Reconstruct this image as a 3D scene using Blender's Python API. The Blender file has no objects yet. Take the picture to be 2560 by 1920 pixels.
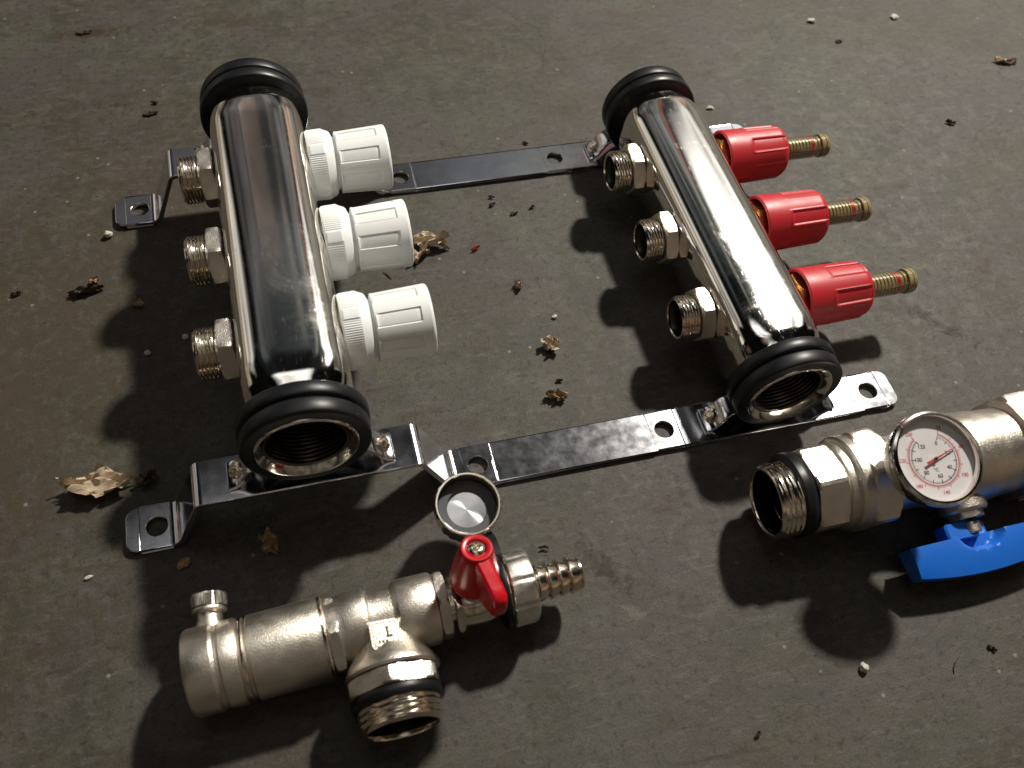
import bpy, bmesh, math, random
from mathutils import Matrix, Vector, noise as mnoise
PI = math.pi
S = 0.001                       # everything below is measured in millimetres

# ------------------------------------------------------------------ camera, world, light, exposure
scn = bpy.context.scene
COL = scn.collection
cd = bpy.data.cameras.new('camera'); cam = bpy.data.objects.new('camera', cd); COL.objects.link(cam)
cd.sensor_fit = 'HORIZONTAL'; cd.sensor_width = 36.0; cd.lens = 36.0*2304.17/2560
cd.clip_start = 0.01; cd.clip_end = 100
cam.location = (75.8636*S, -192.2186*S, 365.2458*S)
cam.rotation_euler = (0.5955, -0.0745, -0.2543)
cd.dof.use_dof = True; cd.dof.focus_distance = 0.43; cd.dof.aperture_fstop = 12
scn.camera = cam

w = bpy.data.worlds.new('World'); scn.world = w; w.use_nodes = True
nt = w.node_tree; N = nt.nodes; L = nt.links
for n in list(N): N.remove(n)
out = N.new('ShaderNodeOutputWorld'); bg = N.new('ShaderNodeBackground'); L.new(bg.outputs[0], out.inputs[0])
tc = N.new('ShaderNodeTexCoord')
def env_patch(d, r0, r1, col, strength, stretch=None):
    """soft round patch of lit room around direction d"""
    d = Vector(d).normalized()
    dp = N.new('ShaderNodeVectorMath'); dp.operation = 'DOT_PRODUCT'
    nrm = N.new('ShaderNodeVectorMath'); nrm.operation = 'NORMALIZE'; L.new(tc.outputs['Generated'], nrm.inputs[0])
    L.new(nrm.outputs[0], dp.inputs[0]); dp.inputs[1].default_value = d
    mr = N.new('ShaderNodeMapRange'); mr.interpolation_type = 'SMOOTHSTEP'
    L.new(dp.outputs['Value'], mr.inputs[0])
    mr.inputs[1].default_value = math.cos(math.radians(r1)); mr.inputs[2].default_value = math.cos(math.radians(r0))
    mr.inputs[3].default_value = 0; mr.inputs[4].default_value = strength
    return mr.outputs[0], col
def env_box(az0, az1, el0, el1, col, strength, soft=1.0):
    """rectangular lit surface of the room: azimuth from +y towards +x, elevation, in degrees"""
    sp = N.new('ShaderNodeSeparateXYZ'); L.new(tc.outputs['Generated'], sp.inputs[0])
    at = N.new('ShaderNodeMath'); at.operation = 'ARCTAN2'; L.new(sp.outputs[0], at.inputs[0]); L.new(sp.outputs[1], at.inputs[1])
    asn = N.new('ShaderNodeMath'); asn.operation = 'ARCSINE'; L.new(sp.outputs[2], asn.inputs[0])
    res = None
    for src, a, b in ((at, az0, az1), (asn, el0, el1)):
        for edge, up in ((a, 1), (b, 0)):
            mr = N.new('ShaderNodeMapRange'); mr.interpolation_type = 'SMOOTHSTEP'; L.new(src.outputs[0], mr.inputs[0])
            e = math.radians(edge); s = math.radians(soft)
            mr.inputs[1].default_value = e-s; mr.inputs[2].default_value = e+s
            mr.inputs[3].default_value = 0 if up else 1; mr.inputs[4].default_value = 1 if up else 0
            if res is None: res = mr.outputs[0]
            else:
                m = N.new('ShaderNodeMath'); m.operation = 'MULTIPLY'; L.new(res, m.inputs[0]); L.new(mr.outputs[0], m.inputs[1]); res = m.outputs[0]
    m = N.new('ShaderNodeMath'); m.operation = 'MULTIPLY'; L.new(res, m.inputs[0]); m.inputs[1].default_value = strength
    return m.outputs[0], col
acc = None
for fac, col in [
        env_patch((0, 0, 1), 0, 180, (0.9, 0.85, 0.8), 0.004),
        env_box(31, 62, 30, 47, (1.0, 0.98, 0.94), 1.6, 3),                 # bright surface by the lamp
        env_patch((-.05, .22, 1), 7, 18, (1.0, 0.98, 0.95), 1.3),            # ceiling lit overhead
        env_patch((-.05, -.35, 1), 6, 20, (1.0, 0.88, 0.72), 0.35),         # warm ceiling behind that
        env_box(-62, -36, 14, 36, (1.0, 0.95, 0.88), 0.55, 4),              # pale thing back left
        env_box(-80, -20, 0, 18, (1.0, 0.84, 0.62), 0.34, 3),               # lit wall, back left
        env_box(22, 80, 0, 28, (0.95, 0.86, 0.74), 0.26, 3),                # lit wall, back right
        env_box(30, 37, 14, 30, (1.0, 0.55, 0.30), 0.30, 1.5),              # warm patch for the bars to reflect
        env_box(19, 25, 30, 56, (0.9, 0.92, 0.72), 0.22, 2),                # pale upright patch for the chrome to reflect
        env_box(-6.0, -1.0, 34, 47.5, (0.95, 0.70, 0.58), 0.17, .5),        # dim brown patch straight behind, added for the raised bar to reflect
        env_box(-16, -7.5, 30, 52, (0.75, 0.6, 0.65), 0.06, 1.5),
        env_box(3.0, 8, 28, 52, (0.95, 0.85, 0.7), 0.09, 1),
        env_box(-26, 30, 24, 47, (0.88, 0.86, 0.84), 0.10, 4),
        env_box(-30, 42, 45, 55, (0.78, 0.88, 0.9), 0.06, 2),
        env_box(-40, 70, 45, 74, (0.7, 0.85, 0.9), 0.014, 8),
        env_box(25.6, 26.8, 34, 45, (1.0, 0.10, 0.06), 0.55, .4),            # red strip
        env_box(-179, -115, 4, 42, (1.0, 0.84, 0.66), 0.13, 6),
        env_box(115, 179, 4, 42, (1.0, 0.84, 0.66), 0.13, 6),
        env_box(-179, -130, 40, 74, (0.9, 0.75, 0.62), 0.08, 7),
        env_box(130, 179, 40, 74, (0.9, 0.75, 0.62), 0.08, 7),
        env_box(100, 140, 0, 20, (1.0, 0.6, 0.3), 0.22, 3),
        env_box(-140, -100, 5, 20, (1.0, 0.62, 0.38), 0.10, 4),
        env_box(11, 24, 36, 48, (0.9, 0.94, 1.0), 0.16, 3)]:
    vm = N.new('ShaderNodeVectorMath'); vm.operation = 'SCALE'; vm.inputs[0].default_value = col; L.new(fac, vm.inputs['Scale'])
    if acc is None: acc = vm.outputs[0]
    else:
        a = N.new('ShaderNodeVectorMath'); a.operation = 'ADD'; L.new(acc, a.inputs[0]); L.new(vm.outputs[0], a.inputs[1]); acc = a.outputs[0]
rn = N.new('ShaderNodeTexNoise'); rn.inputs['Scale'].default_value = 5; rn.inputs['Detail'].default_value = 4; L.new(tc.outputs['Generated'], rn.inputs['Vector'])
rm = N.new('ShaderNodeMapRange'); L.new(rn.outputs[0], rm.inputs[0])
for _i, _v in enumerate((.36, .64, .45, 1.45)): rm.inputs[_i+1].default_value = _v
vm = N.new('ShaderNodeVectorMath'); vm.operation = 'SCALE'; L.new(acc, vm.inputs[0]); L.new(rm.outputs[0], vm.inputs['Scale']); acc = vm.outputs[0]
L.new(acc, bg.inputs['Color']); bg.inputs['Strength'].default_value = 0.92

ld = bpy.data.lights.new('work_lamp', 'AREA'); lamp = bpy.data.objects.new('work_lamp', ld); COL.objects.link(lamp)
ld.shape = 'RECTANGLE'; ld.size = 0.13; ld.size_y = 0.10; ld.energy = 65; ld.color = (1.0, 0.94, 0.84)
lamp.location = (1160*S, 930*S, 1500*S)
lamp.rotation_euler = (Vector((.18, .03, 0)) - Vector(lamp.location)).to_track_quat('-Z', 'Y').to_euler()

vs = scn.view_settings
vs.view_transform = 'Standard'; vs.look = 'None'; vs.exposure = 0.0; vs.gamma = 1.0; vs.use_curve_mapping = False

# ------------------------------------------------------------------ materials
def newmat(name):
    m = bpy.data.materials.new(name); m.use_nodes = True
    return m, m.node_tree.nodes, m.node_tree.links, m.node_tree.nodes['Principled BSDF']
def noise_node(N, L, scale, detail=4, vec=None, rough=.55, dist=0):
    n = N.new('ShaderNodeTexNoise'); n.inputs['Scale'].default_value = scale; n.inputs['Detail'].default_value = detail
    n.inputs['Roughness'].default_value = rough; n.inputs['Distortion'].default_value = dist
    if vec: L.new(vec, n.inputs['Vector'])
    return n
def maprange(N, L, src, a, b, c, d):
    m = N.new('ShaderNodeMapRange'); L.new(src, m.inputs[0])
    for i, v in enumerate((a, b, c, d)): m.inputs[i+1].default_value = v
    return m.outputs[0]
def metal(name, col, rough, col2=None, bump=0.0, bscale=1500, rvar=.06, nscale=60, stretch=None, edge=None):
    m, N, L, b = newmat(name)
    tc = N.new('ShaderNodeTexCoord'); vec = tc.outputs['Object']
    if stretch:
        mp = N.new('ShaderNodeMapping'); mp.inputs['Scale'].default_value = stretch; L.new(vec, mp.inputs[0]); vec2 = mp.outputs[0]
    else: vec2 = vec
    n = noise_node(N, L, nscale, 5, vec)
    mx = N.new('ShaderNodeMix'); mx.data_type = 'RGBA'
    mx.inputs[6].default_value = (*col, 1); mx.inputs[7].default_value = (*(col2 or tuple(c*.8 for c in col)), 1)
    L.new(maprange(N, L, n.outputs[0], .35, .7, 0, 1), mx.inputs[0]); L.new(mx.outputs[2], b.inputs['Base Color'])
    b.inputs['Metallic'].default_value = 1
    n2 = noise_node(N, L, nscale*3, 6, vec2)
    L.new(maprange(N, L, n2.outputs[0], .3, .75, max(.01, rough-rvar), rough+rvar), b.inputs['Roughness'])
    if bump:
        n3 = noise_node(N, L, bscale, 3, vec2); bp = N.new('ShaderNodeBump')
        bp.inputs['Strength'].default_value = bump; bp.inputs['Distance'].default_value = 0.0002
        L.new(n3.outputs[0], bp.inputs['Height']); L.new(bp.outputs[0], b.inputs['Normal'])
    return m
def plastic(name, col, rough, col2=None, bump=.08, bscale=900, spec=.5, coat=0):
    m, N, L, b = newmat(name)
    tc = N.new('ShaderNodeTexCoord'); vec = tc.outputs['Object']
    n = noise_node(N, L, 90, 6, vec)
    mx = N.new('ShaderNodeMix'); mx.data_type = 'RGBA'
    mx.inputs[6].default_value = (*col, 1); mx.inputs[7].default_value = (*(col2 or tuple(c*.88 for c in col)), 1)
    L.new(maprange(N, L, n.outputs[0], .4, .75, 0, 1), mx.inputs[0]); L.new(mx.outputs[2], b.inputs['Base Color'])
    L.new(maprange(N, L, n.outputs[0], .3, .7, rough-.05, rough+.08), b.inputs['Roughness'])
    b.inputs['Specular IOR Level'].default_value = spec
    n3 = noise_node(N, L, bscale, 3, vec); bp = N.new('ShaderNodeBump')
    bp.inputs['Strength'].default_value = bump; bp.inputs['Distance'].default_value = 0.0002
    L.new(n3.outputs[0], bp.inputs['Height']); L.new(bp.outputs[0], b.inputs['Normal'])
    return m
M_STEEL = metal('polished_stainless', (.80, .77, .72), .07, (.74, .71, .66), bump=.012, bscale=2500, rvar=.03, nscale=45)
M_PLATE = metal('zinc_plated_steel', (.70, .70, .73), .12, (.58, .58, .63), bump=.03, bscale=1500, rvar=.025, nscale=70)
M_CAST = metal('satin_nickel_casting', (.74, .69, .61), .36, (.60, .55, .47), bump=.75, bscale=1700, rvar=.06, nscale=70)
M_THREAD = metal('bright_nickel', (.80, .75, .66), .17, (.68, .58, .45), bump=.05, bscale=1500, rvar=.06, nscale=120)
M_SATIN = metal('pale_satin_nickel', (.80, .77, .71), .30, (.70, .66, .58), bump=.15, bscale=1800, rvar=.07, nscale=120)
M_DARKIN = metal('shaded_bore_metal', (.11, .10, .085), .36, (.07, .06, .05), rvar=.1)  # dark bore metal, with the shade inside put into its colour
M_SPIN = metal('turned_steel_disc', (.78, .77, .76), .24, (.7, .69, .68), rvar=.03)
M_SPIN.node_tree.nodes['Principled BSDF'].inputs['Anisotropic'].default_value = .9
_t = M_SPIN.node_tree.nodes.new('ShaderNodeTangent'); _t.direction_type = 'RADIAL'; _t.axis = 'Z'
M_SPIN.node_tree.links.new(_t.outputs[0], M_SPIN.node_tree.nodes['Principled BSDF'].inputs['Tangent'])
M_BRASS = metal('raw_brass', (.78, .55, .24), .25, (.6, .4, .16), rvar=.08)
M_RUBBER = plastic('black_rubber', (.007, .0075, .009), .36, (.010, .010, .012), bump=.05, spec=.3)
M_GASKET = plastic('grey_gasket', (.05, .055, .065), .6)
M_WHITE = plastic('white_plastic', (.78, .80, .80), .38, (.75, .76, .73), bump=.08)
M_RED = plastic('red_plastic', (.42, .014, .022), .44, (.37, .012, .018), bump=.25, bscale=1800)
M_REDL = plastic('red_enamel', (.46, .004, .012), .24, (.42, .004, .01), bump=.04)
M_BLUE = plastic('blue_enamel', (.004, .115, .53), .42, (.004, .10, .46), bump=.3, bscale=2200)
M_DIAL = plastic('white_dial_card', (.62, .60, .60), .6)
M_INK = plastic('black_ink', (.02, .02, .025), .6)
M_REDINK = plastic('red_ink', (.5, .03, .05), .6)
M_TIP = plastic('amber_tip', (.26, .21, .10), .14, (.12, .09, .04), bump=.05)
M_AMBER = plastic('amber_scale_insert', (.34, .29, .19), .3, (.16, .12, .06), bump=.1)
def glass(name, col, a=.12):
    m, N, L, b = newmat(name); N.remove(b)
    o = [n for n in N if n.type == 'OUTPUT_MATERIAL'][0]
    t = N.new('ShaderNodeBsdfTransparent'); t.inputs[0].default_value = (*col, 1)
    g = N.new('ShaderNodeBsdfGlossy'); g.inputs['Roughness'].default_value = .05
    lw = N.new('ShaderNodeLayerWeight'); lw.inputs[0].default_value = .5
    pw = N.new('ShaderNodeMath'); pw.operation = 'POWER'; L.new(lw.outputs['Facing'], pw.inputs[0]); pw.inputs[1].default_value = 4
    fr = N.new('ShaderNodeMath'); fr.operation = 'MULTIPLY_ADD'; L.new(pw.outputs[0], fr.inputs[0]); fr.inputs[1].default_value = .6; fr.inputs[2].default_value = .04
    nz = noise_node(N, L, 400, 4); ad = N.new('ShaderNodeMath'); ad.operation = 'MULTIPLY_ADD'
    L.new(nz.outputs[0], ad.inputs[0]); ad.inputs[1].default_value = a*.4; L.new(fr.outputs[0], ad.inputs[2])
    mx = N.new('ShaderNodeMixShader'); L.new(ad.outputs[0], mx.inputs[0]); L.new(t.outputs[0], mx.inputs[1]); L.new(g.outputs[0], mx.inputs[2])
    L.new(mx.outputs[0], o.inputs[0]); return m
M_GLASS = glass('gauge_glass', (.97, .97, .97)); M_TUBE = glass('amber_clear_plastic', (.93, .89, .74), .9)

_m = M_STEEL.node_tree; _b = _m.nodes['Principled BSDF']
_tc = _m.nodes.new('ShaderNodeTexCoord'); _n = noise_node(_m.nodes, _m.links, 24, 8, _tc.outputs['Object'], .72, .8)
_mp = _m.nodes.new('ShaderNodeMapping'); _mp.inputs['Scale'].default_value = (1, .12, 1); _mp.inputs['Rotation'].default_value = (0, 0, .3); _m.links.new(_tc.outputs['Object'], _mp.inputs[0])
_s = noise_node(_m.nodes, _m.links, 1400, 2, _mp.outputs[0], .6)
_a = maprange(_m.nodes, _m.links, _n.outputs[0], .50, .72, .05, .26); _c = maprange(_m.nodes, _m.links, _s.outputs[0], .60, .72, 0, .10)
_ad = _m.nodes.new('ShaderNodeMath'); _ad.operation = 'ADD'; _m.links.new(_a, _ad.inputs[0]); _m.links.new(_c, _ad.inputs[1])
_m.links.new(_ad.outputs[0], _b.inputs['Roughness'])

# ------------------------------------------------------------------ mesh helpers (mm)
def frame(o, axis, up=(0, 0, 1)):
    """matrix (mm): local z -> axis, local x -> towards up"""
    z = Vector(axis).normalized(); x = Vector(up); x = (x - z*x.dot(z))
    if x.length < 1e-4: x = Vector((1, 0, 0)) - z*z.x
    x.normalize(); y = z.cross(x)
    return Matrix(((x.x, y.x, z.x, o[0]), (x.y, y.y, z.y, o[1]), (x.z, y.z, z.z, o[2]), (0, 0, 0, 1)))
def finish(name, bm, mat, parent=None, loc=(0, 0, 0), sharp=30, bevel=0, rot=None):
    me = bpy.data.meshes.new(name)
    bmesh.ops.remove_doubles(bm, verts=bm.verts, dist=1e-4)
    bmesh.ops.recalc_face_normals(bm, faces=bm.faces)
    bmesh.ops.scale(bm, vec=(S, S, S), verts=bm.verts)
    bm.to_mesh(me); bm.free()
    me.materials.append(mat)
    for p in me.polygons: p.use_smooth = True
    me.set_sharp_from_angle(angle=math.radians(sharp))
    o = bpy.data.objects.new(name, me); COL.objects.link(o)
    o.location = Vector(loc)*S
    if rot: o.rotation_euler = rot
    if parent: o.parent = parent
    if bevel:
        b = o.modifiers.new('edge_round', 'BEVEL'); b.width = bevel*S; b.segments = 2; b.limit_method = 'ANGLE'; b.angle_limit = math.radians(40)
        b.harden_normals = False
        wn = o.modifiers.new('face_normals', 'WEIGHTED_NORMAL'); wn.keep_sharp = True; wn.weight = 100
    return o
def polar(bm, M, prof, seg=64, f=None, cap0=False, cap1=False, close=False):
    rows = []
    for k, (r, h) in enumerate(prof):
        row = []
        for i in range(seg):
            th = 2*PI*i/seg; rr = f(th, r, h) if f else r
            row.append(bm.verts.new(M @ Vector((rr*math.cos(th), rr*math.sin(th), h))))
        rows.append(row)
    n = len(rows)
    for k in range(n if close else n-1):
        a, b = rows[k], rows[(k+1) % n]
        for i in range(seg):
            j = (i+1) % seg
            bm.faces.new((a[i], a[j], b[j], b[i]))
    if cap0: bm.faces.new(rows[0][::-1])
    if cap1: bm.faces.new(rows[-1])
def hexf(flat, rot=0):
    def f(th, r, h):
        a = (th-rot) % (PI/3) - PI/6
        return min(r, flat/math.cos(a))
    return f
def hexprof(flat, h0, h1, rin, ch=1.2):
    c = flat/math.cos(PI/6)
    return [(rin, h0)] + [(flat*.985+(c-flat*.985)*t, h0+ch*t*t) for t in (0, .35, .7, 1)] + [(c, (h0+h1)/2)] + \
        [(flat*.985+(c-flat*.985)*t, h1-ch*t*t) for t in (1, .7, .35, 0)] + [(rin, h1)]
def threadf(depth, pitch):
    def f(th, r, h):
        if r < 0: return -r
        t = (h/pitch - th/(2*PI)) % 1
        return r - depth*abs(2*t-1)**1.3
    return f
def threadprof(r, h0, h1, rin, pitch, depth, hin=None):
    """outer thread then rim and bore; negative radii mark unthreaded points"""
    n = int((h1-h0)/pitch*6)
    p = [(-(r-depth), h0)] + [(r, h0+(h1-h0-1.0)*i/n) for i in range(n+1)]
    p += [(-(r-depth), h1-.7), (-(r-depth-.7), h1), (-rin-.4, h1), (-rin, h1-.5), (-rin, hin if hin is not None else h0)]
    return p
def box(bm, M, sx, sy, sz, c=(0, 0, 0)):
    vs = [bm.verts.new(M @ Vector((c[0]+x*sx/2, c[1]+y*sy/2, c[2]+z*sz/2))) for x in (-1, 1) for y in (-1, 1) for z in (-1, 1)]
    for f in ((0, 1, 3, 2), (4, 6, 7, 5), (0, 4, 5, 1), (2, 3, 7, 6), (0, 2, 6, 4), (1, 5, 7, 3)): bm.faces.new([vs[i] for i in f])
def empty(name, loc, label=None, cat=None, group=None):
    o = bpy.data.objects.new(name, None); COL.objects.link(o); o.location = Vector(loc)*S; o.empty_display_size = .02
    if label: o['label'] = label; o['category'] = cat
    if group: o['group'] = group
    return o
def dup(o, parent, loc):
    c = o.copy(); COL.objects.link(c); c.parent = parent; c.location = Vector(loc)*S
    for ch in list(o.children):
        d = ch.copy(); COL.objects.link(d); d.parent = c
    return c
I4 = Matrix.Identity(4)
AX = frame((0, 0, 0), (1, 0, 0)); AXN = frame((0, 0, 0), (-1, 0, 0)); AY = frame((0, 0, 0), (0, 1, 0)); AYN = frame((0, 0, 0), (0, -1, 0))

# ------------------------------------------------------------------ setting: concrete floor
def make_floor():
    bm = bmesh.new()
    vs = [bm.verts.new((x, y, 0)) for x, y in ((-4000, -4000), (4000, -4000), (4000, 4000), (-4000, 4000))]
    bm.faces.new(vs)
    m, N, L, b = newmat('worn_concrete')
    tc = N.new('ShaderNodeTexCoord'); vec = tc.outputs['Object']
    def col(c): return (*c, 1)
    def mix(fac, a, bb, mode='MIX'):
        mx = N.new('ShaderNodeMix'); mx.data_type = 'RGBA'; mx.blend_type = mode
        if isinstance(fac, float): mx.inputs[0].default_value = fac
        else: L.new(fac, mx.inputs[0])
        for i, v in ((6, a), (7, bb)):
            if isinstance(v, tuple): mx.inputs[i].default_value = col(v)
            else: L.new(v, mx.inputs[i])
        return mx.outputs[2]
    big = noise_node(N, L, 7, 6, vec, .6, .3); mid = noise_node(N, L, 38, 8, vec, .65, .2); fine = noise_node(N, L, 260, 6, vec, .7); grit = noise_node(N, L, 1100, 3, vec, .6)
    base = mix(maprange(N, L, big.outputs[0], .42, .60, 0, 1), (.064, .064, .045), (.048, .038, .026))
    base = mix(maprange(N, L, mid.outputs[0], .42, .60, 0, .85), base, (.034, .032, .024))
    # pale dusty patches
    dust = noise_node(N, L, 120, 7, vec, .75, .6)
    base = mix(maprange(N, L, dust.outputs[0], .50, .64, 0, .7), base, (.088, .080, .079))
    cl = noise_node(N, L, 13, 5, vec, .6, .5)
    base = mix(maprange(N, L, cl.outputs[0], .46, .58, 0, .6), base, (.060, .051, .053))
    mps = N.new('ShaderNodeMapping'); mps.inputs['Rotation'].default_value = (0, 0, -.35); mps.inputs['Scale'].default_value = (1, 5, 1); L.new(vec, mps.inputs[0])
    sc = noise_node(N, L, 75, 6, mps.outputs[0], .75, .4)
    base = mix(maprange(N, L, sc.outputs[0], .54, .66, 0, .6), base, (.100, .092, .090))
    # dark pores
    base = mix(maprange(N, L, fine.outputs[0], .53, .64, 0, .75), base, (.020, .018, .014))
    base = mix(maprange(N, L, grit.outputs[0], .50, .64, 0, .6), base, (.024, .021, .017))
    tiny = noise_node(N, L, 2600, 2, vec, .6)
    base = mix(maprange(N, L, tiny.outputs[0], .48, .66, 0, .45), base, (.085, .078, .066))
    # brown stains, drawn out in one direction
    mp = N.new('ShaderNodeMapping'); mp.inputs['Rotation'].default_value = (0, 0, .5); mp.inputs['Scale'].default_value = (1, 3.2, 1); L.new(vec, mp.inputs[0])
    st = noise_node(N, L, 22, 7, mp.outputs[0], .68, 1.2)
    base = mix(maprange(N, L, st.outputs[0], .56, .68, 0, .65), base, (.038, .024, .013))
    brkn = noise_node(N, L, 170, 8, vec, .72, .8)
    def spot(base, c, ang, rx, ry, colr, amt):
        mp_ = N.new('ShaderNodeMapping'); mp_.vector_type = 'TEXTURE'; mp_.inputs['Location'].default_value = (c[0]*S, c[1]*S, 0)
        mp_.inputs['Rotation'].default_value = (0, 0, math.radians(ang)); mp_.inputs['Scale'].default_value = (rx*S, ry*S, 1)
        L.new(vec, mp_.inputs[0]); ln = N.new('ShaderNodeVectorMath'); ln.operation = 'LENGTH'; L.new(mp_.outputs[0], ln.inputs[0])
        ad = N.new('ShaderNodeMath'); ad.operation = 'MULTIPLY_ADD'; L.new(brkn.outputs[0], ad.inputs[0]); ad.inputs[1].default_value = 5.0; L.new(ln.outputs['Value'], ad.inputs[2])
        return mix(maprange(N, L, ad.outputs[0], 2.7, 3.4, amt, 0), base, colr)
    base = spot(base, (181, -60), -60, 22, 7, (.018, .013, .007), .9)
    base = spot(base, (187, -80), -50, 7, 4, (0.1092, 0.0988, 0.0728), .6)
    base = spot(base, (396, 30), -50, 24, 5, (.018, .012, .007), .85)
    base = spot(base, (-20, 345), 5, 30, 7, (0.0364, 0.0218, 0.0104), .75)
    base = spot(base, (60, 345), 0, 40, 8, (0.0390, 0.0260, 0.0146), .6)
    base = spot(base, (-10, 275), -8, 14, 3, (0.0208, 0.0146, 0.0094), .6)
    base = spot(base, (-5, 150), 0, 14, 6, (0.0832, 0.0624, 0.0364), .4)
    base = spot(base, (205, 160), 20, 20, 4, (0.0624, 0.0520, 0.0312), .4)
    base = spot(base, (128, 205), -20, 14, 4, (0.0468, 0.0286, 0.0156), .7)
    base = spot(base, (440, 60), 80, 30, 14, (0.0390, 0.0286, 0.0182), .5)
    base = spot(base, (-80, 60), 60, 260, 100, (.046, .034, .019), .75)  # dimmer, warmer light on the left, put into the floor colour
    # light mineral flecks
    vo = N.new('ShaderNodeTexVoronoi'); vo.inputs['Scale'].default_value = 190; L.new(vec, vo.inputs['Vector'])
    vr = N.new('ShaderNodeSeparateColor'); L.new(vo.outputs['Color'], vr.inputs[0])
    sel = N.new('ShaderNodeMath'); sel.operation = 'GREATER_THAN'; sel.inputs[1].default_value = .968; L.new(vr.outputs[0], sel.inputs[0])
    nd = maprange(N, L, vo.outputs['Distance'], .10, .20, .7, 0)
    mm = N.new('ShaderNodeMath'); mm.operation = 'MULTIPLY'; L.new(sel.outputs[0], mm.inputs[0]); L.new(nd, mm.inputs[1])
    base = mix(mm.outputs[0], base, (.20, .185, .165))
    # dark flecks
    vo2 = N.new('ShaderNodeTexVoronoi'); vo2.inputs['Scale'].default_value = 120; L.new(mp.outputs[0], vo2.inputs['Vector'])
    vr2 = N.new('ShaderNodeSeparateColor'); L.new(vo2.outputs['Color'], vr2.inputs[0])
    sel2 = N.new('ShaderNodeMath'); sel2.operation = 'GREATER_THAN'; sel2.inputs[1].default_value = .95; L.new(vr2.outputs[1], sel2.inputs[0])
    nd2 = maprange(N, L, vo2.outputs['Distance'], .08, .2, .75, 0)
    m2 = N.new('ShaderNodeMath'); m2.operation = 'MULTIPLY'; L.new(sel2.outputs[0], m2.inputs[0]); L.new(nd2, m2.inputs[1])
    base = mix(m2.outputs[0], base, (.014, .011, .009))
    # hairline cracks
    cr = N.new('ShaderNodeTexVoronoi'); cr.feature = 'DISTANCE_TO_EDGE'; cr.inputs['Scale'].default_value = 4.2
    nv = noise_node(N, L, 30, 5, vec); va = N.new('ShaderNodeVectorMath'); va.operation = 'MULTIPLY_ADD'
    L.new(nv.outputs['Color'], va.inputs[0]); va.inputs[1].default_value = (.018, .018, .018); L.new(vec, va.inputs[2]); L.new(va.outputs[0], cr.inputs['Vector'])
    brk = noise_node(N, L, 14, 2, vec)
    cm = N.new('ShaderNodeMath'); cm.operation = 'MULTIPLY'
    L.new(maprange(N, L, cr.outputs['Distance'], .0008, .0035, .5, 0), cm.inputs[0]); L.new(maprange(N, L, brk.outputs[0], .56, .62, 0, 1), cm.inputs[1])
    base = mix(cm.outputs[0], base, (.015, .011, .008))
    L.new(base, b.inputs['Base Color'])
    L.new(maprange(N, L, dust.outputs[0], .35, .7, .52, .75), b.inputs['Roughness']); b.inputs['Specular IOR Level'].default_value = .22
    h = N.new('ShaderNodeMath'); h.operation = 'MULTIPLY_ADD'; L.new(fine.outputs[0], h.inputs[0]); h.inputs[1].default_value = .6; L.new(grit.outputs[0], h.inputs[2])
    bp = N.new('ShaderNodeBump'); bp.inputs['Strength'].default_value = .45; bp.inputs['Distance'].default_value = .0003; L.new(h.outputs[0], bp.inputs['Height'])
    bp2 = N.new('ShaderNodeBump'); bp2.inputs['Strength'].default_value = .3; bp2.inputs['Distance'].default_value = .0020; L.new(mid.outputs[0], bp2.inputs['Height'])
    L.new(bp2.outputs[0], bp.inputs['Normal']); L.new(bp.outputs[0], b.inputs['Normal'])
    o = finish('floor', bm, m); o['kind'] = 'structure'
make_floor()

# ------------------------------------------------------------------ the manifold
BX1, BZ1, BX2, BZ2 = 67.1, 58.0, 279.5, 28.8
YN = (43.0, 93.0, 143.0)
LB = 186.0
manifold = empty('heating_manifold', (0, 0, 0),
                 'chrome heating manifold of two polished bars on flat brackets, with white and red caps', 'pipe manifold')

def bracket_path():
    """centre-line (top surface) points in x,z with normals; bends rounded"""
    t = 2.4; zl, zr = 3.0, 32.0
    pts = [(-12.5, zl), (8.5, zl), (20.5, zr), (111.5, zr), (125.5, zl), (348.0, zl)]
    rad = 4.5
    out = []
    for i, p in enumerate(pts):
        if i in (0, len(pts)-1): out.append((p[0], p[1])); continue
        a = Vector(pts[i-1]); b = Vector(p); c = Vector(pts[i+1])
        d0 = (a-b).normalized(); d1 = (c-b).normalized()
        ang = math.acos(max(-1, min(1, d0.dot(d1)))); tl = rad/math.tan(ang/2)
        p0 = b+d0*tl; p1 = b+d1*tl; ctr = b+(d0+d1).normalized()*(rad/math.sin(ang/2))
        v0 = p0-ctr; v1 = p1-ctr; tot = v0.angle_signed(v1)
        for k in range(9):
            v = v0.copy(); v.rotate(Matrix.Rotation(-tot*k/8, 2)); out.append(tuple(ctr+v))
    return out, t
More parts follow.
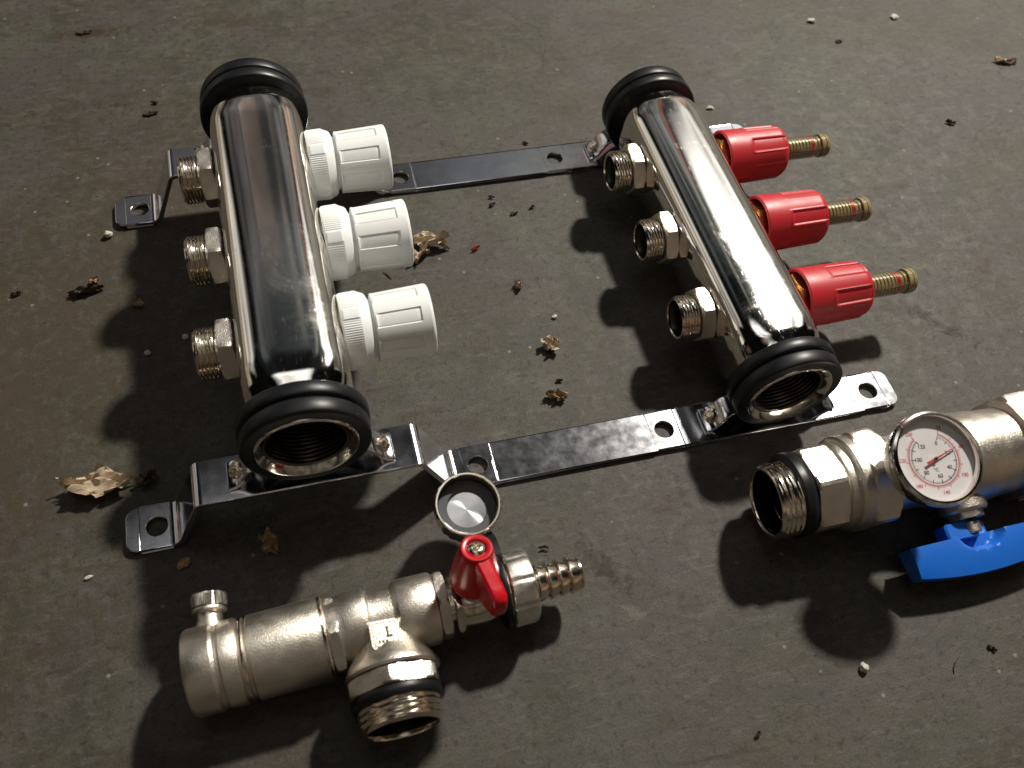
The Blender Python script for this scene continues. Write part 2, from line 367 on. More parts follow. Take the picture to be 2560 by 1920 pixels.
def make_bracket():
    path, t = bracket_path(); bm = bmesh.new(); W = 10.0
    pts = [Vector(p) for p in path]
    s = [0]
    for a, b in zip(pts, pts[1:]): s.append(s[-1]+(b-a).length)
    def at(sv, y, off=0):
        k = 0
        while k < len(s)-2 and sv > s[k+1]+1e-9: k += 1
        u = (sv-s[k])/(s[k+1]-s[k]); p = pts[k].lerp(pts[k+1], u)
        def nrm(j):
            j = max(0, min(len(pts)-2, j)); d = (pts[j+1]-pts[j]).normalized(); return Vector((-d.y, d.x))
        n0 = (nrm(k-1)+nrm(k)).normalized() if k > 0 else nrm(k); n1 = (nrm(k)+nrm(k+1)).normalized()
        n = n0.lerp(n1, u).normalized(); p = p - n*off
        return Vector((p.x, y, p.y))
    def s_of_x(x):
        for k in range(len(pts)-1):
            if pts[k].x <= x <= pts[k+1].x: return s[k]+(x-pts[k].x)/(pts[k+1].x-pts[k].x)*(s[k+1]-s[k])
    holes = [s_of_x(x) for x in (0, 138, 227.5, 334.7)]
    slots = []
    HR = 4.4; cuts = sorted(set([round(v, 4) for v in s[1:-1]] + [round(h-7, 4) for h in holes] + [round(h+7, 4) for h in holes]))
    polys = []      # lists of (s,y)
    R = 4.5
    first, last = cuts[0], cuts[-1]
    def arc(cx, cy, a0, a1, n=6): return [(cx+R*math.cos(a0+(a1-a0)*i/n), cy+R*math.sin(a0+(a1-a0)*i/n)) for i in range(n+1)]
    polys.append([(first, -W), (first, W)] + arc(R, W-R, PI/2, PI) + arc(R, -W+R, PI, 1.5*PI))
    E = s[-1]; R = 4.5
    polys.append([(last, W), (last, -W)] + arc(E-R, -W+R, -PI/2, 0) + arc(E-R, W-R, 0, PI/2))
    for a, b in zip(cuts, cuts[1:]):
        hh = [h for h in holes if a < h < b]
        if not hh: polys.append([(a, -W), (b, -W), (b, W), (a, W)])
        else:
            h = hh[0]; n = 20
            top = [(h+HR*math.cos(PI*i/n), HR*math.sin(PI*i/n)) for i in range(n+1)]
            polys.append([(b, 0), (b, W), (a, W), (a, 0)] + top[::-1])
            bot = [(h+HR*math.cos(-PI*i/n), HR*math.sin(-PI*i/n)) for i in range(n+1)]
            polys.append([(a, 0), (a, -W), (b, -W), (b, 0)] + bot)
    cache = {}
    def v(p, side):
        key = (round(p[0], 3), round(p[1], 3), side)
        if key not in cache: cache[key] = bm.verts.new(at(p[0], p[1], t if side else 0))
        return cache[key]
    edges = {}
    for P in polys:
        Q = [P[0]]
        for q in P[1:]:
            if (abs(q[0]-Q[-1][0])+abs(q[1]-Q[-1][1])) > 1e-3: Q.append(q)
        if (abs(Q[0][0]-Q[-1][0])+abs(Q[0][1]-Q[-1][1])) < 1e-3: Q.pop()
        bm.faces.new([v(q, 0) for q in Q]); bm.faces.new([v(q, 1) for q in Q[::-1]])
        for a, b in zip(Q, Q[1:]+Q[:1]):
            ka = (round(a[0], 3), round(a[1], 3)); kb = (round(b[0], 3), round(b[1], 3))
            k = (min(ka, kb), max(ka, kb)); edges[k] = edges.get(k, 0)+1
    for (a, b), c in edges.items():
        if c == 1: bm.faces.new((v(a, 0), v(b, 0), v(b, 1), v(a, 1)))
    o = finish('mounting_bracket', bm, M_PLATE, manifold, sharp=35, bevel=.35)
    return o
br = make_bracket(); br2 = dup(br, manifold, (0, LB, 0))

# clamp lugs: pressed tabs that rise from the bracket against the rubber rings, each with a small bolt
def lug_mesh(flip):
    bm = bmesh.new(); n = 14; W0 = 6.5; t = 1.6
    path = [(33, 0.1), (30, .6), (27.5, 2.6), (25.5, 6.0), (23.8, 8.6), (21.8, 10.2), (19.5, 11.0)]
    rows = []
    for k, (x, z) in enumerate(path):
        w_ = W0*(1 - .25*(k/len(path))) ; row = []
        a = path[max(0, k-1)]; b = path[min(len(path)-1, k+1)]
        d = Vector((b[0]-a[0], b[1]-a[1])).normalized(); nx, nz = (d.y, -d.x)
        if nz < 0: nx, nz = -nx, -nz
        for side in (0, 1):
            for yy in (-1, -.6, .6, 1):
                zz = z + (0 if abs(yy) == 1 else .5)
                row.append(bm.verts.new((flip*(x+nx*t*side), yy*w_, zz+nz*t*side)))
        rows.append(row)
    order = [0, 1, 2, 3, 7, 6, 5, 4]
    for a, b in zip(rows, rows[1:]):
        for i in range(8):
            p, q = order[i], order[(i+1) % 8]; bm.faces.new((a[p], a[q], b[q], b[p]))
    bm.faces.new([rows[0][i] for i in order]); bm.faces.new([rows[-1][i] for i in order][::-1])
    return bm
def bolt_mesh(flip):
    bm = bmesh.new()
    M = frame((flip*28.2, 0.5, 3.2), (flip*.75, -.1, .75), (0, 1, 0))
    polar(bm, M, hexprof(3.2, 0, 2.6, .01, .5), 36, hexf(3.2))
    polar(bm, M, [(1.8, 2.5), (1.8, 3.6), (1.3, 4.0), (.01, 4.0)], 20)
    return bm
lugs = {}
for fl in (-1, 1):
    o = finish('clamp_lug', lug_mesh(fl), M_PLATE, manifold, sharp=50, bevel=.3)
    b = finish('clamp_bolt', bolt_mesh(fl), M_THREAD, o, sharp=30)
    lugs[fl] = o
first = {-1: True, 1: True}
for bx, zt in ((BX1, 32.0), (BX2, 3.0)):
    for by in (0, LB):
        for fl in (-1, 1):
            p = (bx, by, zt)
            if first[fl]: lugs[fl].location = Vector(p)*S; first[fl] = False
            else: dup(lugs[fl], manifold, p)

def make_bar():
    """polished bar, squarish in section with round ends; local origin on its axis at the front bracket"""
    bm = bmesh.new(); seg = 96
    Y0, Y1 = -9.0, 193.0
    def sect(y):
        # returns half width, exponent
        d = min(y-Y0, Y1-y)
        if d < 7: return 20.1, 2.0
        def sm(a, b): u = max(0, min(1, (d-a)/(b-a))); return u*u*(3-2*u)
        return 20.0+.95*sm(14.8, 22.5)+.4*sm(15, 34), 2.0+.35*min(1, (d-7)/3)+1.3*sm(11, 31)
    ys = [Y0, Y0+.5, 5] + [6.2+i*.6 for i in range(22)] + [20+i*1.3 for i in range(10)] + [38+i*(LB-76)/10 for i in range(11)] + [LB-8.2-i*.6 for i in range(-3, 22)] + [LB-22-i*1.3 for i in range(9)] + [LB+2, Y1-.5, Y1]
    ys = sorted(ys)
    rows = []
    for y in ys:
        a, n = sect(y); row = []
        if y in (Y0, Y1): a -= .4
        for i in range(seg):
            th = 2*PI*i/seg; c, s_ = math.cos(th), math.sin(th)
            r = a/((abs(c)**n+abs(s_)**n)**(1/n))
            row.append(bm.verts.new((r*c, y, r*s_)))
        rows.append(row)
    for a, b in zip(rows, rows[1:]):
        for i in range(seg): bm.faces.new((a[i], a[(i+1) % seg], b[(i+1) % seg], b[i]))
    # rims and bores
    for yo, sg in ((Y0, 1), (Y1, -1)):
        M = frame((0, yo, 0), (0, sg, 0), (1, 0, 0))
        prof = [(19.7, 0), (19.3, -.3), (18.9, -.1), (16.2, 2.9), (15.9, 3.2)]
        polar(bm, M, prof, seg)
    return bm
def bore_mesh():
    bm = bmesh.new(); seg = 96
    for yo, sg in ((-9.0, 1), (193.0, -1)):
        M = frame((0, yo, 0), (0, sg, 0), (1, 0, 0))
        n = 60
        pr = [(16.4, 2.2)] + [(-15.2, 2.6+22*i/n) for i in range(n+1)] + [(15.0, 25), (15.0, 100)]
        def f(th, r, h):
            if r > 0: return r
            tt = (h/1.8-th/(2*PI)) % 1
            return -r+.45*abs(2*tt-1)
        polar(bm, M, pr, seg, f)
    return bm
def ring_mesh():
    bm = bmesh.new(); M = frame((0, -8.4, 0), (0, 1, 0), (1, 0, 0))
    prof = [(20.2, 0), (23.6, 0), (24.6, .35), (25.0, 1.1), (25.1, 5.9), (24.8, 6.5), (24.0, 6.8), (23.6, 7.0), (23.6, 7.5), (24.1, 7.7),
            (25.1, 8.0), (25.5, 8.7), (25.5, 13.0), (25.0, 13.7), (24.2, 14.0), (20.2, 14.0)]
    polar(bm, M, prof, 96, close=True)
    return bm
bars = []
for bx, bz in ((BX1, BZ1), (BX2, BZ2)):
    if not bars:
        bar = finish('header_bar', make_bar(), M_STEEL, manifold, (bx, 0, bz), sharp=40)
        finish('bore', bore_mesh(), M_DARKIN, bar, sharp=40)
        r1 = finish('rubber_ring', ring_mesh(), M_RUBBER, bar, sharp=45)
        r2 = r1.copy(); COL.objects.link(r2); r2.parent = bar; r2.location = (0, LB*S, 0); r2.rotation_euler = (0, 0, PI)
        bars.append(bar)
    else: bars.append(dup(bars[0], manifold, (bx, 0, bz)))
bars[0]['label'] = 'raised polished bar with white caps'; bars[1]['label'] = 'low polished bar with red flow meters'

# outlet nipples (point to -x); local origin on the bar axis
def nipple():
    bm = bmesh.new()
    polar(bm, AXN, [(9.5, 14), (10.8, 19.2), (11.2, 20.6), (10.4, 21.2), (9.5, 21.4)], 48)
    polar(bm, AXN, hexprof(12.0, 21.3, 27.8, 8.5, 1.3), 72, hexf(12.0, PI/6))
    o = finish('outlet_nipple', bm, M_CAST, manifold, sharp=28)
    bm = bmesh.new()
    polar(bm, AXN, [(10.2, 27.6), (9.7, 28.0), (9.7, 28.8)], 48)
    polar(bm, AXN, threadprof(10.9, 28.6, 37.0, 8.6, 1.5, .75, 35.8), 72, threadf(.75, 1.5))
    finish('pipe_thread', bm, M_THREAD, o, sharp=35)
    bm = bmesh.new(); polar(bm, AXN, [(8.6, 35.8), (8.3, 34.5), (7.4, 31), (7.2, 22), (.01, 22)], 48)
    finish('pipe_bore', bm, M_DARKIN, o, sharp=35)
    return o
nip = nipple(); k = 0
for bx, bz in ((BX1, BZ1), (BX2, BZ2)):
    for y in YN:
        if k == 0: nip.location = Vector((bx, y, bz))*S
        else: dup(nip, manifold, (bx, y, bz))
        k += 1

# white control caps (point to +x)
def white_cap():
    bm = bmesh.new(); seg = 216
    h0, h1 = 34.3, 58.2; n = 30
    prof = [(12.0, h0)] + [(14.1, h0+.0), ] + [(14.2+1.0*i/n, h0+.6+(h1-h0-1.8)*i/n) for i in range(n+1)] + [(14.9, h1-.5), (14.2, h1-.1), (13.2, h1), (.01, h1-.3)]
    def f(th, r, h):
        if r < 13.9 or h > h1-1.3 or h < h0+.3: return r
        t = (th/(2*PI)*8) % 1
        def step(a, x, wd): return max(0, min(1, (x-a)/wd))
        e = step(.24, t, .02)*step(-.76, -t, .02)
        hh = (h-h0)/(h1-h0); e *= step(.04, hh, .02)*(1-step(.76, hh, .03))
        inner = step(.27, t, .02)*step(-.73, -t, .02)*(1-step(.73, hh, .03))
        return r-.65*e+.25*inner
    polar(bm, AX, prof, seg, f)
    o = finish('control_cap', bm, M_WHITE, manifold, sharp=24)
    bm = bmesh.new()
    def kn(th, r, h):
        if r < 15.5: return r
        t = (th/(2*PI)*4) % 1
        if h < 22.0 or h > 28.6: return r
        if t < .18: return r+.25
        return r-.22*(1 if int(th/(2*PI)*seg+.5) % 2 == 0 else 0)
    prof = [(13, 20.9), (15.6, 20.9), (16.0, 21.6), (16.2, 22.2), (16.4, 28.2), (16.2, 28.9)] + \
           [(15.9, 29.3), (14.9, 31.6), (14.2, 32.3), (13.4, 32.6), (12.0, 33.2), (12.0, 35)]
    polar(bm, AX, prof, seg, kn)
    finish('locking_ring', bm, M_WHITE, o, sharp=24)
    bm = bmesh.new(); polar(bm, AX, [(9, 14), (12.5, 19.5), (12.9, 21.2), (9, 21.4)], 48)
    finish('brass_neck', bm, M_CAST, o, sharp=30)
    return o
cap = white_cap()
for k, y in enumerate(YN):
    if k == 0: cap.location = Vector((BX1, y, BZ1))*S; c = cap
    else: c = dup(cap, manifold, (BX1, y, BZ1))
    c.rotation_euler = ((.08, .47, .26)[k], 0, 0)

# flow meters (point to +x)
def flow_meter():
    bm = bmesh.new()
    polar(bm, AX, [(8, 14), (10.6, 19.5), (10.6, 22.5), (8.8, 23.2), (8.8, 30)], 48)
    polar(bm, AX, hexprof(10.6, 23.6, 27.5, 7, .8), 72, hexf(10.6))
    o = finish('flow_meter', bm, M_BRASS, manifold, sharp=30)
    bm = bmesh.new(); seg = 180
    h0, h1 = 26.0, 62.0; n = 40
    def pr(t): return 14.9-.9*t
    prof = [(12.6, h0+6), (13.3, h0+.4), (14.0, h0), (14.6, h0+.3)] + [(pr(i/n), h0+.8+(h1-h0-4.6)*i/n) for i in range(n+1)] + \
           [(13.7, h1-3.0), (13.2, h1-2.0), (12.4, h1-1.0), (11.3, h1-.3), (10.0, h1), (6.4, h1)]
    def f(th, r, h):
        if r < 13.25 or h < h0+12: return r
        t = (th/(2*PI)*6) % 1; st = lambda a, x, wd: max(0, min(1, (x-a)/wd))
        e = st(.26, t, .025)*st(-.74, -t, .025)*st(h0+13.5, h, 1.0)
        ridge = st(.20, t, .02)*st(-.80, -t, .02)*st(h0+12.3, h, 1.0)
        return r+.22*ridge-.85*e
    polar(bm, AX, prof, seg, f)
    finish('red_knob', bm, M_RED, o, sharp=26)
    bm = bmesh.new()
    polar(bm, AX, [(6.0, 60), (6.0, 88.5), (5.6, 89.3), (4.6, 89.6), (.01, 89.6)], 48)
    finish('sight_tube', bm, M_TUBE, o, sharp=35)
    bm = bmesh.new()
    prof = [(2.0, 58)]
    x = 60
    while x < 80:
        prof += [(5.6, x), (5.6, x+1.2), (4.9, x+1.35), (4.9, x+1.85)]; x += 2.0
    prof += [(5.0, 81), (5.0, 82), (4.6, 82.3), (4.6, 83), (5.2, 83.4), (5.2, 86), (.01, 86)]
    polar(bm, AX, prof, 36)
    finish('scale_insert', bm, M_AMBER, o, sharp=35)
    bm = bmesh.new(); polar(bm, AX, [(5.6, 78.6), (5.75, 78.8), (5.75, 80.6), (5.6, 80.8)], 36, close=True)
    finish('indicator_band', bm, M_RED, o)
    bm = bmesh.new()
    polar(bm, AX, [(6.0, 85), (6.35, 85.2), (6.35, 86), (6.1, 86.3), (6.1, 87.6), (6.35, 87.9), (6.35, 88.8), (5.9, 89.8), (4.5, 90.2), (4.0, 89.7), (.01, 89.7)], 40)
    finish('tube_tip', bm, M_TIP, o, sharp=35)
    return o
fm = flow_meter()
for k, y in enumerate(YN):
    if k == 0: fm.location = Vector((BX2, y, BZ2))*S; c = fm
    else: c = dup(fm, manifold, (BX2, y, BZ2))
    c.rotation_euler = ((.30, .14, -.06)[k], 0, 0)

# ------------------------------------------------------------------ air vent and drain valve tee
TY, TZ = -68.3, 18.6
tee = empty('vent_and_drain_tee', (84, TY, 0),
            'satin nickel tee with vent cylinder, open threaded branch and small red lever', 'pipe fitting')
TO = Vector((84, TY, 0))
def tl(p): return Vector(p)-TO
TA = frame(tl((0, TY-.3, TZ)), (1, .022, 0))     # axis along x, starting at x=0
bm = bmesh.new()
polar(bm, TA, [(12.5, 57), (13.3, 66.5), (13.6, 69.5), (13.9, 70.5), (13.9, 77), (13.5, 78.6), (12.4, 79.4), (12.2, 81), (12.2, 88), (13.2, 89), (14.0, 90.5), (14.0, 103.5), (13.2, 104.6), (9, 104.8)], 64, cap0=True)
BR = frame(tl((84, TY, TZ)), (0, -1, -.015), (1, 0, 0))
def brf(th, r, h): return r
polar(bm, BR, [(10.0, 0), (11.0, 4), (12.5, 9), (14.4, 13), (16.6, 16), (17.6, 18), (17.9, 19.2), (17.4, 20.2), (10, 20.3)], 72)
tee_body = finish('tee_body', bm, M_CAST, tee, sharp=40)
# facetted shield boss with cast mark on the upper flank of the branch
MK = frame(tl((83.4, TY-8.6, TZ+12.9)), (.10, -.06, .99), (0, 1, 0))
def mark():
    bm = bmesh.new(); out_ = []
    for cx, cy, a0 in ((3.4, 3.6, 0), (-3.4, 3.6, PI/2), (-3.4, -3.6, PI), (3.4, -3.6, 1.5*PI)):
        for i in range(5): a = a0+PI/2*i/4; out_.append((cx+1.6*math.cos(a), cy+1.6*math.sin(a)))
    lv_ = [(1.08, -5), (1.08, .3), (1.04, .75), (.90, .78), (.88, .45), (.84, .45), (.82, .78)]
    rows = [[bm.verts.new(MK @ Vector((x*k, y*k, z))) for x, y in out_] for k, z in lv_]
    n = len(out_)
    for a, b in zip(rows, rows[1:]):
        for i in range(n): bm.faces.new((a[i], a[(i+1) % n], b[(i+1) % n], b[i]))
    bm.faces.new(rows[-1]); return bm
def strokes():
    bm = bmesh.new()
    # an upright on a bent foot and a row of three dots
    for sx, sy, cx, cy, sz in ((3.6, .7, 1.0, -.9, .3), (.7, 2.2, -.9, -1.5, .32)): box(bm, MK, sx, sy, sz, (cx, cy, .85))
    for cy in (2.4, 1.1, -.2): box(bm, MK, .7, .7, .3, (-2.6, cy, .85))
    return bm
mk = finish('cast_mark', mark(), M_CAST, tee_body, sharp=30)
mks = strokes()
for v in mks.verts: pass
finish('cast_lettering', mks, M_DARKIN, tee_body, sharp=30)
TV = frame(tl((0, TY-2.9, TZ-.9)), (1, .042, .006))
# air vent cylinder
bm = bmesh.new()
polar(bm, TV, [(.01, 11.2), (13.6, 11.2), (15.3, 11.8), (16.1, 13.2), (16.1, 21.6), (15.3, 22.8), (15.3, 24.0), (16.0, 24.8), (16.0, 30.2), (15.6, 30.9), (14.4, 31.1), (14.4, 31.8), (15.3, 32.1), (15.3, 33.0), (14.4, 33.3), (14.4, 34.4),
                (15.2, 34.7), (15.7, 35.2), (15.9, 61.2), (15.4, 62.4), (14.6, 62.9), (10, 63.1)], 96)
vent = finish('air_vent', bm, M_CAST, tee, sharp=32)
bm = bmesh.new(); polar(bm, TV, [(15.33, 32.1), (15.42, 32.3), (15.42, 32.9), (15.33, 33.05)], 96, close=True)
finish('polished_band', bm, M_THREAD, vent)
bm = bmesh.new(); polar(bm, TV, [(15.95, 61.3), (16.02, 61.5), (15.8, 62.3), (15.45, 62.5)], 96)
finish('polished_edge', bm, M_THREAD, vent)
bm = bmesh.new(); polar(bm, TV, hexprof(13.4, 63.2, 67.6, 9, 1.2), 72, hexf(13.4, .25))
finish('vent_hexagon', bm, M_CAST, vent, sharp=25)
# vent outlet boss with knurled plug, pointing away from the camera
VB = frame(tl((20.4, TY+8.6, TZ+.4)), (0.06, .985, .16), (1, 0, 0))
bm = bmesh.new(); polar(bm, VB, [(6.5, 0), (5.4, 5), (4.6, 7), (4.6, 9.5), (6.2, 10.0), (6.4, 10.6), (6.2, 11.4), (4.5, 11.6)], 48)
finish('vent_outlet', bm, M_CAST, vent, sharp=35)
bm = bmesh.new(); polar(bm, VB, [(5.0, 11.4), (5.0, 12.0), (6.2, 12.1), (6.5, 12.5), (6.5, 16.4), (6.1, 16.9), (5.2, 17.0), (.01, 17.0)], 96,
                        lambda th, r, h: r-(.35 if r > 6.3 and int(th/(2*PI)*96) % 2 else 0))
finish('knurled_plug', bm, M_SATIN, vent, sharp=25)
# branch: hexagon, o-ring, thread
bm = bmesh.new(); polar(bm, BR, hexprof(16.2, 20.4, 27.2, 12, 1.6), 72, hexf(16.2, PI/6+.12))
hx = finish('branch_hexagon', bm, M_CAST, tee, sharp=25)
bm = bmesh.new(); polar(bm, BR, [(13, 27.2), (16.0, 27.2), (17.2, 27.8), (17.5, 29.2), (17.2, 30.8), (16.2, 31.6), (13, 31.8)], 72, close=True)
finish('rubber_seal', bm, M_RUBBER, tee, sharp=50)
bm = bmesh.new(); polar(bm, BR, threadprof(15.6, 31.6, 39.8, 13.0, 2.3, .8, 37.5), 96, threadf(.8, 2.3))
bt = finish('branch_thread', bm, M_THREAD, tee, sharp=40)
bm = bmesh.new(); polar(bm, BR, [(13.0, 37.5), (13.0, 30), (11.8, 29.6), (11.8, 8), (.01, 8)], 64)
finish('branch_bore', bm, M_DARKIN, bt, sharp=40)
# drain valve
bm = bmesh.new(); polar(bm, TA, hexprof(12.2, 104.9, 109.2, 6, 1.2), 72, hexf(12.2, .2))
dv = finish('drain_valve', bm, M_CAST, tee, sharp=25)
bm = bmesh.new()
polar(bm, TA, [(7.5, 109), (7.5, 111), (10.0, 112.4), (10.9, 115), (11.2, 119.5), (10.9, 124), (10.0, 126.5), (8.6, 127.5), (8.6, 131), (12, 132), (12.2, 133.4), (7, 133.6)], 64)
polar(bm, TA, hexprof(10.6, 111.0, 114.2, 6, .8), 72, hexf(10.6, .5))
finish('valve_body', bm, M_THREAD, dv, sharp=32)
SD = Vector((.04, .17, .985)).normalized()
ST = frame(tl((119.3, TY+1.8, TZ)), SD, (0.2, -1, 0))
bm = bmesh.new(); polar(bm, ST, [(6.5, 8), (6.5, 13.5), (5.2, 14.2), (5.2, 17)], 48)
finish('valve_stem', bm, M_THREAD, dv, sharp=32)
def lever():
    bm = bmesh.new()
    # conical hub with recessed top
    polar(bm, ST, [(7.6, 15.0), (9.2, 15.2), (9.6, 16.5), (9.2, 21), (7.9, 27), (6.7, 32.5), (6.1, 35.4), (5.7, 36.1), (4.6, 36.2), (3.9, 35.8), (3.7, 34.6), (.01, 34.6)], 64)
    # tapering wing: local +x of ST is towards the camera
    sec = [(2.0, 35.4, 15.5, 3.1), (6.0, 35.2, 15.6, 3.0), (11.0, 34.6, 17.0, 2.9), (16.0, 33.7, 19.0, 2.9), (19.6, 32.8, 20.6, 2.8), (21.4, 31.6, 22.0, 2.3), (22.0, 30.2, 23.4, 1.6)]
    rows = []
    for x, zt, zb, wd in sec:
        pts_ = []
        for y, z in ((-wd*.65, zt), (wd*.65, zt), (wd, zt-.9), (wd*1.05, (zt+zb)/2), (wd, zb+.7), (wd*.6, zb), (-wd*.6, zb), (-wd, zb+.7), (-wd*1.05, (zt+zb)/2), (-wd, zt-.9)):
            pts_.append(bm.verts.new(ST @ Vector((x, y, z))))
        rows.append(pts_)
    for a, b in zip(rows, rows[1:]):
        for i in range(10): bm.faces.new((a[i], a[(i+1) % 10], b[(i+1) % 10], b[i]))
    bm.faces.new(rows[-1])
    return bm
lv = finish('red_lever', lever(), M_REDL, tee, sharp=38)
bm = bmesh.new()
def cross(th, r, h):
    return r
polar(bm, ST, [(3.5, 34.4), (3.5, 35.0), (3.1, 35.7), (2.2, 36.2), (1.9, 36.3)], 40)
seg = 40
polar(bm, ST, [(1.9, 36.3), (1.5, 36.25), (1.1, 34.9), (.01, 34.8)], 40, lambda th, r, h: r*(1.15 if abs(math.cos(2*th)) > .72 else .55) if 1.0 < r < 1.8 else r)
finish('cross_head_screw', bm, M_THREAD, lv, sharp=30)
# strap ring, knurled coupling nut, hose barb
bm = bmesh.new(); polar(bm, TA, [(9, 130.2), (14.6, 130.2), (15.0, 130.9), (14.8, 132.2), (9, 132.4)], 72, close=True)
def strap():
    # strap curls from the ring up and round to the cap
    pass
strap_o = finish('strap_ring', bm, M_RUBBER, tee, sharp=40)
bm = bmesh.new()
polar(bm, TA, [(9, 133.0), (14.2, 133.0), (14.9, 133.7), (15.0, 134.6), (14.8, 141.4), (14.2, 142.8), (12.8, 143.6), (8, 143.8)], 144,
      lambda th, r, h: r-(.4*max(0, math.sin(th*9))**8 if r > 14 and 133.5 < h < 142 else 0))
finish('coupling_nut', bm, M_SATIN, tee, sharp=28)
pr = [(6.2, 143.6), (6.2, 145.2)]
x = 145.4
for i in range(4):
    pr += [(7.4, x+.05), (7.5, x+.5), (6.5, x+4.0), (6.3, x+4.3)]; x += 4.4
pr += [(6.6, x), (6.5, x+.6), (6.0, x+1.0), (4.6, x+1.0), (4.4, x+.6), (4.4, x-10), (.01, x-10)]
bm = bmesh.new(); polar(bm, TA, pr, 64); finish('hose_barb', bm, M_THREAD, tee, sharp=28)
# captive cap on its strap, lying open side up
CN = Vector((.0, -.16, .985)).normalized()
CC = Vector((125.2, -31.2, 31.0))
CF = frame(tl(CC), CN, (0, 1, 0))
bm = bmesh.new()
polar(bm, CF, [(.01, -13), (10.5, -13), (12.4, -12.4), (13.2, -11.2), (13.5, -9), (13.7, -1.0), (13.5, -.3), (13.0, 0), (12.4, 0), (12.1, -.4), (12.1, -8.6), (.01, -8.6)], 120,
      lambda th, r, h: r-(.45*max(0, math.sin(th*20))**2 if r > 13.1 and h < -.2 else 0))
capo = finish('captive_cap', bm, M_THREAD, tee, sharp=30)
bm = bmesh.new(); polar(bm, CF, [(8.2, -8.5), (8.2, -6.2), (8.5, -5.9), (11.7, -5.9), (12.0, -6.2), (12.0, -8.5)], 72, close=True)
finish('sealing_washer', bm, M_GASKET, capo, sharp=35)
# turned disc in its own local frame, so that the anisotropy runs round its axis
bm = bmesh.new()
polar(bm, I4, [(8.15, 0), (6, .02), (4, .04), (2, .05), (.4, .06), (.02, .06)], 96)
disc = finish('turned_disc', bm, M_SPIN, capo, sharp=35)
disc.matrix_local = Matrix.Translation((CF @ Vector((0, 0, -8.5)))*S) @ CF.to_3x3().to_4x4()
# strap band
def band(pts_, wdt, thk, up):
    bm = bmesh.new(); rows = []
    P = [Vector(p) for p in pts_]
    for i, p in enumerate(P):
        d = (P[min(i+1, len(P)-1)]-P[max(i-1, 0)]).normalized(); sd = d.cross(Vector(up)).normalized(); nn = sd.cross(d)
        rows.append([bm.verts.new(tl(p+sd*a*wdt/2+nn*b*thk/2)) for a, b in ((-1, -1), (1, -1), (1, 1), (-1, 1))])
    for a, b in zip(rows, rows[1:]):
        for i in range(4): bm.faces.new((a[i], a[(i+1) % 4], b[(i+1) % 4], b[i]))
    bm.faces.new(rows[0][::-1]); bm.faces.new(rows[-1]); return bm
finish('strap_band', band([(131.3, -54.5, 22), (132, -50, 23), (132, -45, 21), (130.5, -39, 19), (128, -35, 17.3), (126, -31, 16.6)], 4.5, 1.6, (0, 0, 1)), M_RUBBER, strap_o, sharp=50)

# ------------------------------------------------------------------ ball valve with thermometer
GY, GZ = -54.0, 22.6
GO = Vector((330, GY, 0))
gv = empty('ball_valve', GO, 'nickel ball valve with round thermometer dial and blue handle', 'ball valve')
def gl(p): return Vector(p)-GO
GA = frame(gl((0, GY, GZ)), (1, 0.004, 0))
bm = bmesh.new(); polar(bm, frame(gl((0, GY, GZ)), (-1, 0, 0)), threadprof(16.3, -259, -249.6, 13.6, 2.3, .8, -251.5), 96, threadf(.8, 2.3))
et = finish('end_thread', bm, M_THREAD, gv, sharp=40)
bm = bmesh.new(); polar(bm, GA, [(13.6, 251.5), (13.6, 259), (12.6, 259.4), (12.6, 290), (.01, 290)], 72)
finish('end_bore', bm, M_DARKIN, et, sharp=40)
bm = bmesh.new(); polar(bm, GA, [(14, 259), (17, 259), (18.3, 259.8), (18.5, 262), (18.2, 264.4), (17, 265.2), (14, 265.4)], 72, close=True)
finish('rubber_seal', bm, M_RUBBER, gv, sharp=50)
bm = bmesh.new()
polar(bm, GA, hexprof(17.4, 265.4, 279.5, 12, 1.8), 72, hexf(17.4, .30))
finish('tail_hexagon', bm, M_CAST, gv, sharp=25)
bm = bmesh.new()
polar(bm, GA, [(14, 279.5), (17.2, 279.5), (18.4, 280.4), (18.8, 281.6), (18.8, 283.2), (20.2, 284.0), (20.9, 285.4), (20.9, 289.5), (20.4, 290.5), (14, 290.6)], 96)
polar(bm, GA, hexprof(20.2, 289.0, 302.0, 12, 2.6), 72, hexf(20.2, .30))
finish('union_nut', bm, M_CAST, gv, sharp=25)
bm = bmesh.new()
polar(bm, GA, [(14, 301), (17.0, 302), (17.0, 305), (16.4, 308), (16.4, 316), (17.2, 321), (19.2, 327), (20.4, 334), (20.8, 342), (20.4, 350), (19.6, 356), (19.2, 366), (14, 366.2)], 96)
polar(bm, GA, hexprof(22.0, 366.0, 396.0, 14, 2.8), 72, hexf(22.0, .28))
polar(bm, GA, [(22.0, 395), (18, 396.5), (15, 397), (14, 396), (14, 380), (.01, 380)], 72)
gbody = finish('valve_body', bm, M_CAST, gv, sharp=25)
# thermometer
GN = Vector((0, -.30, .954)).normalized()
GC = Vector((307.2, -65.8, 60.0))
